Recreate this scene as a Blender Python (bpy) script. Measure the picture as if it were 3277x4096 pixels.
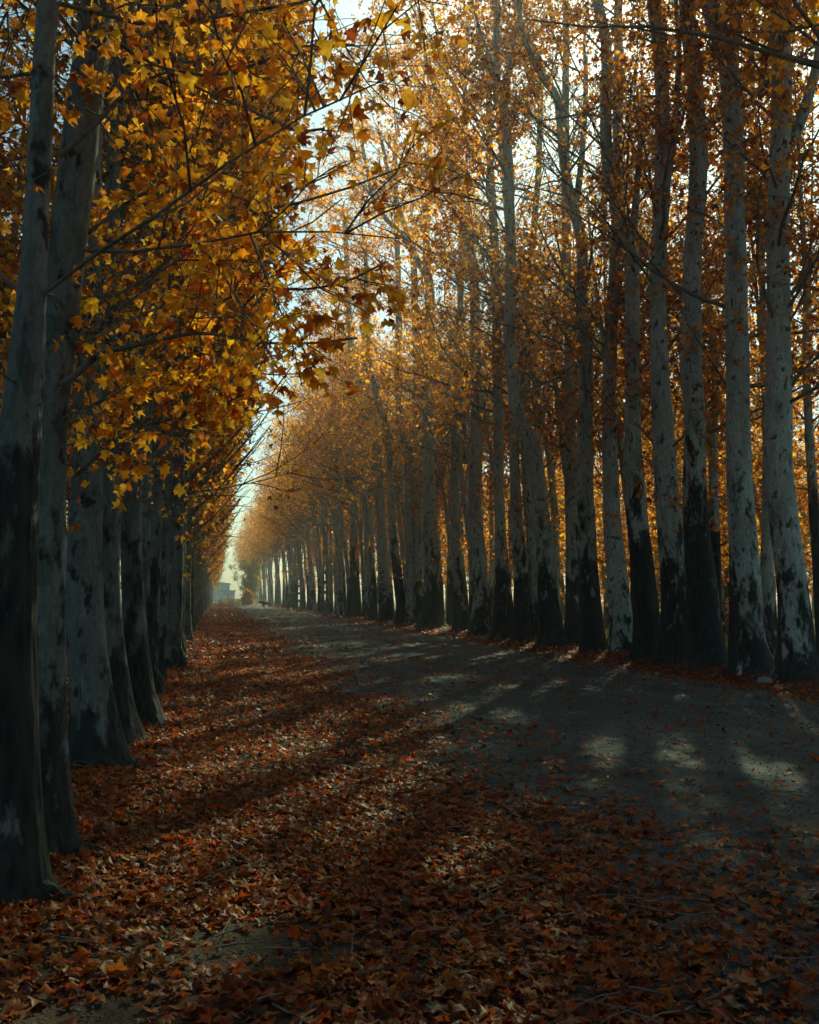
import bpy, math, random
import numpy as np
from mathutils import Vector

# ------------------------------------------------------------------ camera, sky, sun, exposure
for o in list(bpy.data.objects):
    bpy.data.objects.remove(o, do_unlink=True)
SC = bpy.context.scene
COL = SC.collection
rnd = random.Random(7)
rng = np.random.default_rng(7)

CAM_H = 1.6
YAW = math.radians(10.9)          # camera turned right of the avenue's axis (+Y)
PITCH = math.radians(4.89)
cd = bpy.data.cameras.new('camera')
cd.sensor_fit = 'VERTICAL'; cd.sensor_height = 36.0; cd.lens = 35.16
cd.clip_start = 0.05; cd.clip_end = 4000
cam = bpy.data.objects.new('camera', cd); COL.objects.link(cam)
cam.location = (0, 0, CAM_H)
cam.rotation_euler = (math.pi/2 + PITCH, 0, -YAW)
SC.camera = cam

SUN_AZ = math.radians(26.5)       # clockwise from +Y
SUN_EL = math.radians(36.0)
sun_dir = Vector((math.sin(SUN_AZ)*math.cos(SUN_EL), math.cos(SUN_AZ)*math.cos(SUN_EL), math.sin(SUN_EL)))
w = bpy.data.worlds.new('World'); SC.world = w; w.use_nodes = True
nt = w.node_tree
bg = nt.nodes['Background']
sky = nt.nodes.new('ShaderNodeTexSky'); sky.sky_type = 'NISHITA'; sky.sun_disc = False
sky.sun_elevation = SUN_EL; sky.sun_rotation = SUN_AZ
sky.air_density = 1.0; sky.dust_density = 1.6; sky.ozone_density = 0.6
nt.links.new(sky.outputs[0], bg.inputs[0]); bg.inputs[1].default_value = 0.072
sl = bpy.data.lights.new('sun', 'SUN'); sl.energy = 5.0; sl.angle = math.radians(0.6); sl.color = (1.0, 0.80, 0.51)
so = bpy.data.objects.new('sun', sl); COL.objects.link(so)
so.rotation_euler = (-sun_dir).to_track_quat('-Z', 'Y').to_euler()
so.location = (20, 40, 40)
SC.view_settings.view_transform = 'Standard'; SC.view_settings.look = 'None'
SC.view_settings.exposure = 0.48; SC.view_settings.gamma = 1.0
SC.view_settings.use_curve_mapping = False
SC.view_settings.use_white_balance = True; SC.view_settings.white_balance_temperature = 5600; SC.view_settings.white_balance_tint = -24
SC.cycles.use_denoising = True; SC.cycles.use_adaptive_sampling = True; SC.cycles.adaptive_threshold = 0.03
SC.cycles.max_bounces = 4; SC.cycles.diffuse_bounces = 3; SC.cycles.glossy_bounces = 1
SC.cycles.transmission_bounces = 4; SC.cycles.volume_bounces = 0
SC.cycles.sample_clamp_indirect = 4.0

# ------------------------------------------------------------------ helpers
FX = 4000.0
fwd = np.array([math.sin(YAW)*math.cos(PITCH), math.cos(YAW)*math.cos(PITCH), math.sin(PITCH)])
rgt = np.array([math.cos(YAW), -math.sin(YAW), 0.0])
upv = np.cross(rgt, fwd)
hf = np.array([math.sin(YAW), math.cos(YAW), 0.0])
C0 = np.array([0, 0, CAM_H])
def ray(x, y): return fwd + (x-1638.5)/FX*rgt - (y-2048)/FX*upv
def at_depth(x, y, D):
    r = ray(x, y); return C0 + r*(D/np.dot(r, hf))
def at_ground(x, y):
    r = ray(x, y); return C0 + r*(-CAM_H/r[2])
def at_lateral(x, lat):
    r = ray(x, 2390); p = C0 + r*(lat/r[0]); p[2] = 0; return p

def mesh_raw(name, V, loops, sizes, smooth=True, col=None):
    me = bpy.data.meshes.new(name)
    V = np.ascontiguousarray(V, dtype=np.float32).reshape(-1)
    loops = np.ascontiguousarray(loops, dtype=np.int32).reshape(-1)
    sizes = np.ascontiguousarray(sizes, dtype=np.int32).reshape(-1)
    me.vertices.add(len(V)//3); me.vertices.foreach_set('co', V)
    me.loops.add(len(loops)); me.loops.foreach_set('vertex_index', loops)
    me.polygons.add(len(sizes))
    st = np.zeros(len(sizes), np.int32); st[1:] = np.cumsum(sizes)[:-1]
    me.polygons.foreach_set('loop_start', st)
    if smooth: me.polygons.foreach_set('use_smooth', np.ones(len(sizes), bool))
    if col is not None:
        a = me.color_attributes.new('Col', 'FLOAT_COLOR', 'POINT')
        a.data.foreach_set('color', np.ascontiguousarray(col, np.float32).reshape(-1))
    me.update(calc_edges=True); me.validate()
    return me

class MB:
    """collects boxes, tubes, prisms into one mesh"""
    def __init__(s): s.V = []; s.L = []; s.S = []; s.n = 0
    def add(s, V, faces):
        V = np.asarray(V, float).reshape(-1, 3)
        for f in faces:
            s.L.extend([i + s.n for i in f]); s.S.append(len(f))
        s.V.append(V); s.n += len(V); return s
    def add_raw(s, V, loops, sizes):
        s.V.append(np.asarray(V).reshape(-1, 3)); s.L.extend((np.asarray(loops).reshape(-1)+s.n).tolist())
        s.S.extend(np.asarray(sizes).tolist()); s.n += len(s.V[-1]); return s
    def box(s, c, d, rz=0.0):
        x, y, z = d[0]/2, d[1]/2, d[2]/2
        P = np.array([[a, b, e] for e in (-z, z) for b in (-y, y) for a in (-x, x)])
        ca, sa = math.cos(rz), math.sin(rz)
        P = np.stack([P[:, 0]*ca-P[:, 1]*sa, P[:, 0]*sa+P[:, 1]*ca, P[:, 2]], 1) + np.array(c)
        return s.add(P, [(0, 2, 3, 1), (4, 5, 7, 6), (0, 1, 5, 4), (2, 6, 7, 3), (0, 4, 6, 2), (1, 3, 7, 5)])
    def mesh(s, name, smooth=False):
        return mesh_raw(name, np.concatenate(s.V), s.L, s.S, smooth)

def link(name, me, mat, parent=None, loc=None):
    o = bpy.data.objects.new(name, me); COL.objects.link(o)
    if mat is not None and me is not None and len(me.materials) == 0: me.materials.append(mat)
    if parent is not None: o.parent = parent
    if loc is not None: o.location = loc
    return o
def tag(o, label, cat, group=None):
    o['label'] = label; o['category'] = cat
    if group: o['group'] = group
    return o
def struct(name, me, mat):
    o = link(name, me, mat); o['kind'] = 'structure'; return o
def thing(name, label, cat, loc=(0, 0, 0), rz=0.0, group=None):
    o = bpy.data.objects.new(name, None); COL.objects.link(o)
    o.empty_display_size = 0.2
    o.location = loc; o.rotation_euler = (0, 0, rz)
    return tag(o, label, cat, group)

def norm(a): return a/np.maximum(np.linalg.norm(a, axis=-1, keepdims=True), 1e-9)
def tubes(P, R, sides):
    """P (M,K,3) polylines, R (M,K) radii -> verts, loops, sizes"""
    M, K, _ = P.shape
    T = np.empty_like(P); T[:, 1:-1] = P[:, 2:]-P[:, :-2]; T[:, 0] = P[:, 1]-P[:, 0]; T[:, -1] = P[:, -1]-P[:, -2]
    T = norm(T)
    ref = np.zeros((M, 1, 3)); ref[..., 0] = 1.0
    horiz = np.abs(T[:, :1, 0:1]) > 0.8
    ref = np.where(horiz, np.array([0, 1.0, 0]), ref)
    A = norm(np.cross(T, np.broadcast_to(ref, T.shape))); B = np.cross(T, A)
    th = np.arange(sides)/sides*2*math.pi
    V = P[:, :, None]+R[:, :, None, None]*(np.cos(th)[:, None]*A[:, :, None]+np.sin(th)[:, None]*B[:, :, None])
    idx = np.arange(M*K*sides).reshape(M, K, sides)
    a = idx[:, :-1]; b = np.roll(a, -1, 2); d = idx[:, 1:]; c = np.roll(d, -1, 2)
    L = np.stack([a, b, c, d], -1).reshape(-1)
    return V.reshape(-1, 3), L, np.full(M*(K-1)*sides, 4)

def smooth_path(pts, step):
    """pts (n,4) x,y,z,r -> catmull-rom resampled"""
    p = np.asarray(pts, float)
    q = np.vstack([2*p[0]-p[1], p, 2*p[-1]-p[-2]])
    out = []
    for i in range(1, len(q)-2):
        n = max(2, int(np.linalg.norm(q[i+1][:3]-q[i][:3])/step))
        for k in range(n):
            t = k/n
            out.append(.5*((2*q[i])+(-q[i-1]+q[i+1])*t+(2*q[i-1]-5*q[i]+4*q[i+1]-q[i+2])*t*t+(-q[i-1]+3*q[i]-3*q[i+1]+q[i+2])*t**3))
    out.append(q[-2]); out = np.array(out); out[:, 3] = np.maximum(out[:, 3], .008)
    return out

# ------------------------------------------------------------------ materials
def new_mat(name):
    m = bpy.data.materials.new(name); m.use_nodes = True
    return m, m.node_tree, m.node_tree.nodes['Principled BSDF'], m.node_tree.nodes['Material Output']
def N(t, kind, **kw):
    n = t.nodes.new(kind)
    for k, v in kw.items(): setattr(n, k, v)
    return n
def ramp(t, stops):
    r = t.nodes.new('ShaderNodeValToRGB'); e = r.color_ramp.elements
    e[0].position, e[0].color = stops[0][0], (*stops[0][1], 1)
    e[1].position, e[1].color = stops[-1][0], (*stops[-1][1], 1)
    for p, c in stops[1:-1]:
        k = e.new(p); k.color = (*c, 1)
    return r
def noise(t, vec, scale, detail=4, rough=.55):
    n = N(t, 'ShaderNodeTexNoise'); n.inputs['Scale'].default_value = scale
    n.inputs['Detail'].default_value = detail; n.inputs['Roughness'].default_value = rough
    if vec is not None: t.links.new(vec, n.inputs['Vector'])
    return n
def mapping(t, vec, scale):
    m = N(t, 'ShaderNodeMapping'); m.inputs['Scale'].default_value = scale
    t.links.new(vec, m.inputs['Vector']); return m.outputs[0]
def mix(t, fac, a, b):
    m = N(t, 'ShaderNodeMix', data_type='RGBA')
    if isinstance(fac, float): m.inputs[0].default_value = fac
    else: t.links.new(fac, m.inputs[0])
    for i, c in ((6, a), (7, b)):
        if isinstance(c, tuple): m.inputs[i].default_value = (*c, 1)
        else: t.links.new(c, m.inputs[i])
    return m.outputs[2]
def math_n(t, op, a, b=None, clamp=False):
    m = N(t, 'ShaderNodeMath', operation=op); m.use_clamp = clamp
    for i, v in enumerate((a, b)):
        if v is None: continue
        if isinstance(v, (int, float)): m.inputs[i].default_value = v
        else: t.links.new(v, m.inputs[i])
    return m.outputs[0]

def mat_leaf(name, transl=.55, rough=.45, tint=(1, 1, 1), spec=.4):
    m, t, p, out = new_mat(name)
    a = N(t, 'ShaderNodeAttribute', attribute_name='Col')
    tc = N(t, 'ShaderNodeTexCoord')
    nz = noise(t, tc.outputs['Object'], 38, 4)
    dk = ramp(t, [(.33, (.7, .55, .45)), (.55, (1, 1, 1))]); t.links.new(nz.outputs['Fac'], dk.inputs[0])
    mm = N(t, 'ShaderNodeMix', data_type='RGBA', blend_type='MULTIPLY'); mm.inputs[0].default_value = 1
    t.links.new(a.outputs['Color'], mm.inputs[6]); t.links.new(dk.outputs[0], mm.inputs[7])
    t.links.new(mm.outputs[2], p.inputs['Base Color']); p.inputs['Roughness'].default_value = rough
    p.inputs['Specular IOR Level'].default_value = spec
    tr = N(t, 'ShaderNodeBsdfTranslucent')
    g = N(t, 'ShaderNodeMix', data_type='RGBA', blend_type='MULTIPLY'); g.inputs[0].default_value = 1; g.inputs[7].default_value = (*tint, 1)
    t.links.new(mm.outputs[2], g.inputs[6]); t.links.new(g.outputs[2], tr.inputs[0])
    ms = N(t, 'ShaderNodeMixShader'); ms.inputs[0].default_value = transl
    t.links.new(p.outputs[0], ms.inputs[1]); t.links.new(tr.outputs[0], ms.inputs[2])
    t.links.new(ms.outputs[0], out.inputs[0])
    return m
M_LEAF = mat_leaf('tree_leaf', .82, .45, (1.3, 1.28, 1.0))
M_LITTER = mat_leaf('fallen_leaf', .42, .45, (2.1, 1.35, .8), .15)

def mat_bark(name, pale, mid, dark, band, soft):
    m, t, p, out = new_mat(name)
    tc = N(t, 'ShaderNodeTexCoord'); oi = N(t, 'ShaderNodeObjectInfo')
    sep = N(t, 'ShaderNodeSeparateXYZ'); t.links.new(tc.outputs['Object'], sep.inputs[0])
    off = N(t, 'ShaderNodeVectorMath', operation='ADD')
    t.links.new(tc.outputs['Object'], off.inputs[0])
    cm = N(t, 'ShaderNodeCombineXYZ'); t.links.new(math_n(t, 'MULTIPLY', oi.outputs['Random'], 40.0), cm.inputs[2])
    t.links.new(math_n(t, 'MULTIPLY', oi.outputs['Random'], 17.0), cm.inputs[0]); t.links.new(cm.outputs[0], off.inputs[1])
    v = off.outputs[0]
    n1 = noise(t, mapping(t, v, (1, 1, .5)), 2.6, 9, .62)
    r1 = ramp(t, [(.38, mid), (.40, tuple(c*.8 for c in pale)), (.50, tuple(c*.8 for c in pale)), (.515, pale), (.60, pale), (.615, tuple(c*.66 for c in pale))]); t.links.new(n1.outputs['Fac'], r1.inputs[0])
    # small scars and flakes of old bark
    n2 = noise(t, mapping(t, v, (1, 1, .6)), 8.5, 3, .5)
    r2 = ramp(t, [(.60, (0, 0, 0)), (.66, (1, 1, 1))]); t.links.new(n2.outputs['Fac'], r2.inputs[0])
    c1 = mix(t, r2.outputs[0], r1.outputs[0], tuple(c*.35 for c in mid))
    n5 = noise(t, mapping(t, v, (9, 9, 1.0)), 3, 4, .6)
    r5 = ramp(t, [(.3, (.72, .72, .72)), (.65, (1, 1, 1))]); t.links.new(n5.outputs['Fac'], r5.inputs[0])
    mm = N(t, 'ShaderNodeMix', data_type='RGBA', blend_type='MULTIPLY'); mm.inputs[0].default_value = 1
    t.links.new(c1, mm.inputs[6]); t.links.new(r5.outputs[0], mm.inputs[7])
    n7 = noise(t, mapping(t, v, (1, 1, .5)), 34, 4, .7)
    r7 = ramp(t, [(.3, (.62, .62, .62)), (.6, (1.12, 1.12, 1.12))]); t.links.new(n7.outputs['Fac'], r7.inputs[0])
    m7 = N(t, 'ShaderNodeMix', data_type='RGBA', blend_type='MULTIPLY'); m7.inputs[0].default_value = 1
    t.links.new(mm.outputs[2], m7.inputs[6]); t.links.new(r7.outputs[0], m7.inputs[7]); mm = m7
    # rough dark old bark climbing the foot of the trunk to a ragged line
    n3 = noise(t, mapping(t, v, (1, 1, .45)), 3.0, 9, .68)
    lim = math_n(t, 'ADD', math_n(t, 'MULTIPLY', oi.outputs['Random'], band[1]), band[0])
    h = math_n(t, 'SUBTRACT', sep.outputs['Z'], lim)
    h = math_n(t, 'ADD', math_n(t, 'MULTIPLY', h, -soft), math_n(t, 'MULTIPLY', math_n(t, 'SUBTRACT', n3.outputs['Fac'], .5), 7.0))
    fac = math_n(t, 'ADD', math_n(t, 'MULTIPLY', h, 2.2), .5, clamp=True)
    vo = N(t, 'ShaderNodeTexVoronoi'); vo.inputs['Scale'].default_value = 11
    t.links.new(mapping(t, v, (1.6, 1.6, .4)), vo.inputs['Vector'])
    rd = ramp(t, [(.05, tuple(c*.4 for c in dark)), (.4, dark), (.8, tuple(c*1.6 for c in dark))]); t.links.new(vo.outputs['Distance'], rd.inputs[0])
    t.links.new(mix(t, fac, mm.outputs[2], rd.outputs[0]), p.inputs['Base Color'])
    p.inputs['Roughness'].default_value = .8; p.inputs['Specular IOR Level'].default_value = .25
    b1 = N(t, 'ShaderNodeBump'); b1.inputs['Strength'].default_value = .7; b1.inputs['Distance'].default_value = .03
    hsum = math_n(t, 'ADD', math_n(t, 'MULTIPLY', math_n(t, 'MULTIPLY', vo.outputs['Distance'], fac), 1.6), math_n(t, 'MULTIPLY', n5.outputs['Fac'], .5))
    hsum = math_n(t, 'SUBTRACT', hsum, math_n(t, 'MULTIPLY', r2.outputs[0], .3))
    hsum = math_n(t, 'ADD', hsum, math_n(t, 'MULTIPLY', n7.outputs['Fac'], .35)); t.links.new(hsum, b1.inputs['Height']); t.links.new(b1.outputs[0], p.inputs['Normal'])
    return m
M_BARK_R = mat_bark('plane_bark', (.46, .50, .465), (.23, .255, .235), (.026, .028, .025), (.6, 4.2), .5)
M_BARK_L = mat_bark('shaded_plane_bark', (.18, .195, .18), (.085, .092, .085), (.022, .023, .02), (.5, 1.3), .5)  # darker copy of the plane bark, the left row's shade put into its colour
M_TWIG = mat_bark('twig_bark', (.20, .18, .14), (.12, .105, .08), (.10, .09, .07), (-3, 0), 1.0)

def mat_simple(name, col, rough=.7, var=.3, scale=6.0, metal=0.0, bump=0.0):
    m, t, p, out = new_mat(name)
    tc = N(t, 'ShaderNodeTexCoord'); nz = noise(t, tc.outputs['Object'], scale, 5, .6)
    r = ramp(t, [(.25, tuple(c*(1-var) for c in col)), (.75, tuple(min(1, c*(1+var)) for c in col))])
    t.links.new(nz.outputs['Fac'], r.inputs[0]); t.links.new(r.outputs[0], p.inputs['Base Color'])
    p.inputs['Roughness'].default_value = rough; p.inputs['Metallic'].default_value = metal
    if bump:
        b = N(t, 'ShaderNodeBump'); b.inputs['Strength'].default_value = bump; b.inputs['Distance'].default_value = .02
        t.links.new(nz.outputs['Fac'], b.inputs['Height']); t.links.new(b.outputs[0], p.inputs['Normal'])
    return m
def mat_soil(name, a, b, c, gl_rough, stones):
    m, t, p, out = new_mat(name)
    tc = N(t, 'ShaderNodeTexCoord'); v = tc.outputs['Object']
    n1 = noise(t, v, .7, 6, .6); n2 = noise(t, v, 9, 6, .7); n3 = noise(t, v, 60, 3, .6)
    r = ramp(t, [(.38, a), (.5, b), (.62, c)])
    s = math_n(t, 'ADD', math_n(t, 'MULTIPLY', n1.outputs['Fac'], .5), math_n(t, 'MULTIPLY', n2.outputs['Fac'], .5))
    n4 = noise(t, mapping(t, v, (1.6, .12, 1)), 1.3, 5, .6)
    s = math_n(t, 'ADD', math_n(t, 'MULTIPLY', s, .62), math_n(t, 'MULTIPLY', n4.outputs['Fac'], .38))
    t.links.new(s, r.inputs[0])
    vo = N(t, 'ShaderNodeTexVoronoi'); vo.inputs['Scale'].default_value = 30; t.links.new(v, vo.inputs['Vector'])
    rs = ramp(t, [(.12, (1, 1, 1)), (.3, (0, 0, 0))]); t.links.new(vo.outputs['Distance'], rs.inputs[0])
    col = mix(t, math_n(t, 'MULTIPLY', rs.outputs[0], stones), r.outputs[0], tuple(min(1, x*1.7) for x in c))
    t.links.new(col, p.inputs['Base Color'])
    p.inputs['Roughness'].default_value = gl_rough; p.inputs['Specular IOR Level'].default_value = .12
    bp = N(t, 'ShaderNodeBump'); bp.inputs['Strength'].default_value = 1.0; bp.inputs['Distance'].default_value = .05
    hs = math_n(t, 'ADD', math_n(t, 'MULTIPLY', n2.outputs['Fac'], .8), math_n(t, 'MULTIPLY', n3.outputs['Fac'], .25))
    hs = math_n(t, 'ADD', hs, math_n(t, 'MULTIPLY', rs.outputs[0], .22))
    t.links.new(hs, bp.inputs['Height']); t.links.new(bp.outputs[0], p.inputs['Normal'])
    return m
M_EARTH = mat_soil('earth', (.035, .027, .018), (.06, .045, .03), (.09, .07, .048), .85, .25)
M_ROAD = mat_soil('gravel', (.038, .047, .044), (.066, .079, .074), (.13, .135, .12), .8, .6)
M_FIELD = mat_soil('field_soil', (.07, .06, .02), (.11, .10, .03), (.16, .13, .04), .9, .1)
M_PEBBLE = mat_simple('pebble', (.09, .095, .09), .85, .5, 14)
M_STONE = mat_simple('stone', (.22, .22, .21), .85, .35, 9, bump=.4)
M_CONC = mat_simple('concrete', (.30, .30, .285), .85, .2, 5, bump=.2)
M_STEEL = mat_simple('galvanised_steel', (.32, .33, .34), .45, .2, 8, .7)
M_WIRE = mat_simple('aluminium_wire', (.62, .62, .60), .35, .1, 8, .8)
M_CERAM = mat_simple('brown_ceramic', (.16, .07, .04), .3, .2, 8)
M_WOOD = mat_simple('weathered_wood', (.10, .075, .05), .85, .4, 12, bump=.4)
M_WALL = mat_simple('pale_plaster', (.36, .41, .41), .9, .12, 1.5)
M_TEAL = mat_simple('teal_paint', (.10, .26, .26), .6, .2, 3)
M_WHITE = mat_simple('white_frame', (.78, .78, .74), .6, .06, 3)
M_GLASS, _t, _p, _o = new_mat('window_glass')
_p.inputs['Base Color'].default_value = (.55, .62, .62, 1); _p.inputs['Roughness'].default_value = .12; _p.inputs['Specular IOR Level'].default_value = .9
M_FUR = mat_simple('dark_fur', (.025, .022, .02), .8, .4, 20)
M_GRASS = mat_leaf('grass_blade', .5, .55)

# ------------------------------------------------------------------ leaf shapes
def tmpl_full(curl, cup, twist, seed, spiky=False):
    r = np.random.default_rng(seed)
    half = [(-.28, .0), (-.48, .16), (-.29, .31), (-.53, .61), (-.23, .63)]
    if spiky: half = [(-.26, -.02), (-.50, .14), (-.27, .30), (-.56, .62), (-.20, .62)]
    per = [(0, -.02)] + half + [(0, 1.0)] + [(-x, y) for x, y in half[::-1]]
    P = np.array([(0, .38)] + per, float)
    P[1:] += r.normal(0, .025, P[1:].shape)
    x, y = P[:, 0], P[:, 1]
    z = -cup*x*x*1.6 - curl*(y-.38)**2*1.4 + twist*x*(y-.4)*1.5 + r.normal(0, .03, len(x))
    z[0] += .03
    n = len(per)
    F = np.array([(0, 1+i, 1+(i+1) % n) for i in range(n)])
    return np.column_stack([x, y, z]), F
def tmpl_mid(curl, cup, seed):
    r = np.random.default_rng(seed)
    P = np.array([(0, 0), (-.46, .42), (-.17, .5), (0, 1), (.17, .5), (.46, .42)], float)
    P += r.normal(0, .04, P.shape)
    x, y = P[:, 0], P[:, 1]
    z = -cup*x*x*2.0 - curl*(y-.35)**2*1.2 + r.normal(0, .03, len(x))
    F = np.array([(0, 2, 1), (0, 3, 2), (0, 4, 3), (0, 5, 4)])
    return np.column_stack([x, y, z]), F
FULL = [tmpl_full(rnd.uniform(.2, 1.5), rnd.uniform(.1, 1.6), rnd.uniform(-1.2, 1.2), i) for i in range(14)]
MID = [tmpl_mid(rnd.uniform(-.2, .8), rnd.uniform(-.1, 1.0), i+50) for i in range(10)]
CRISP = [tmpl_full(rnd.uniform(-.5, .9), rnd.uniform(-.7, .9), rnd.uniform(-.9, .9), i+90, True) for i in range(16)]
CRISP_MID = [tmpl_mid(rnd.uniform(-.5, .9), rnd.uniform(-.8, .9), i+130) for i in range(10)]
def leaves_mesh(name, pos, ydir, nrm, size, col, temps, r):
    n = len(pos)
    T = np.stack([a for a, f in temps]); F = temps[0][1]; nv = T.shape[1]
    k = r.integers(0, len(temps), n)
    Y = norm(ydir); X = norm(np.cross(Y, nrm)); Z = np.cross(X, Y)
    t = T[k]*size[:, None, None]
    V = pos[:, None]+t[..., 0:1]*X[:, None]+t[..., 1:2]*Y[:, None]+t[..., 2:3]*Z[:, None]
    L = (F[None]+np.arange(n)[:, None, None]*nv).reshape(-1)
    c = np.concatenate([col, np.ones((n, 1))], 1)
    c = np.repeat(c, nv, 0)
    return mesh_raw(name, V.reshape(-1, 3), L, np.full(n*len(F), 3), False, c)
PAL_GOLD = (np.array([(.88, .52, .035), (.86, .42, .025), (.76, .30, .018), (.52, .15, .014), (.28, .08, .016)]), [.30, .30, .22, .11, .07])
PAL_ORANGE = (np.array([(.66, .36, .04), (.58, .25, .024), (.46, .155, .017), (.30, .085, .013), (.16, .05, .012)]), [.20, .27, .27, .16, .10])
PAL_OLIVE = (np.array([(.45, .40, .06), (.34, .30, .05), (.55, .34, .05), (.25, .2, .04)]), [.35, .3, .2, .15])
PAL_LITTER = (np.array([(.24, .078, .012), (.16, .046, .010), (.30, .125, .026), (.32, .18, .065), (.055, .018, .006), (.34, .075, .009)]), [.28, .20, .19, .06, .17, .10])
def pick(pal, n, r):
    c = pal[0][r.choice(len(pal[0]), n, p=pal[1])]
    return np.clip(c*r.uniform(.8, 1.2, (n, 1))+r.normal(0, .012, (n, 3)), .005, 1)

# ------------------------------------------------------------------ tree growth
def rand_unit(r, shape):
    return norm(r.normal(size=(*shape, 3)))
def wander(start, d, length, K, r, wob, up):
    """polylines from start along d; (M,3),(M,3),(M,) -> (M,K,3)"""
    M = len(start); P = np.empty((M, K, 3)); P[:, 0] = start; cur = norm(d)
    for k in range(1, K):
        cur = norm(cur + r.normal(0, wob, (M, 3)) + np.array([0, 0, up]))
        P[:, k] = P[:, k-1]+cur*(length/(K-1))[:, None]
    return P
def along(P, i, t):
    """point and tangent at fraction t on polyline i"""
    K = P.shape[1]; f = np.clip(t, 0, .999)*(K-1); k = f.astype(int); u = (f-k)[:, None]
    a = P[i, k]; b = P[i, k+1]
    return a+(b-a)*u, norm(b-a)
def spray(limbs, r, nb, bl, nt_, tl, leaves_per, leaf, droop, lmin=.25):
    """branchlets + twigs + leaf stations on limbs (M,K,3)"""
    M = len(limbs); i = np.repeat(np.arange(M), nb)
    t = r.uniform(lmin, 1.0, len(i)); s, d = along(limbs, i, t)
    L = r.uniform(.6, 1.15, len(i))*bl*(1.15-.5*t)
    B = wander(s, d*.55+rand_unit(r, (len(i),))*.85+np.array([0, 0, .12]), L, 4, r, .16, .03)
    j = np.repeat(np.arange(len(B)), nt_); t2 = r.uniform(.15, 1, len(j)); s2, d2 = along(B, j, t2)
    W = wander(s2, d2*.6+rand_unit(r, (len(j),))*.8, r.uniform(.5, 1.2, len(j))*tl, 3, r, .2, -.04)
    q = np.repeat(np.arange(len(W)), leaves_per); t3 = r.uniform(.15, 1.0, len(q)); s3, d3 = along(W, q, t3)
    yd = d3*.35+rand_unit(r, (len(q),))*.75+np.array([0, 0, -droop])
    nr = rand_unit(r, (len(q),))+np.array([0, 0, .35])
    size = leaf*r.uniform(.45, 1.35, len(q))
    return B, W, s3+norm(yd)*size[:, None]*.25, yd, nr, size

def trunk_mesh(name, stems, sides, step, flare, seed, lobes=5):
    r = np.random.default_rng(seed); mb = MB()
    for si, st in enumerate(stems):
        p = smooth_path(st, step); K = len(p)
        P = p[None, :, :3]; R = p[None, :, 3]
        V, L, S = tubes(P, R, sides)
        V = V.reshape(K, sides, 3); c = p[:, None, :3]
        th = np.arange(sides)/sides*2*math.pi; z = p[:, 2][:, None]
        ph = r.uniform(0, 6.28, 8)
        bump = .035*np.sin(3*th+ph[0]+z*1.1)+.03*np.sin(2*th+ph[1]-z*.7)+.022*np.sin(5*th+ph[2]+z*2.3)+.02*np.sin(z*3.1+ph[3]+th)
        bump = bump+.05*np.exp(-((z-r.uniform(2.5, 6))/.18)**2)*np.cos(th-ph[4]).clip(0)**2
        if si == 0 and flare:
            fl = np.exp(-z/.16)*flare*(.55+.75*np.maximum(0, np.cos(lobes*th+ph[5]))**1.5)+.38*np.exp(-z/.75)*(.8+.2*np.cos(lobes*th+ph[5]))
            bump = bump+fl*r.uniform(.6, 1.3)
        V = c+(V-c)*(1+bump)[..., None]
        mb.add_raw(V.reshape(-1, 3), L, S)
    return mb.mesh(name, True)

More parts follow.
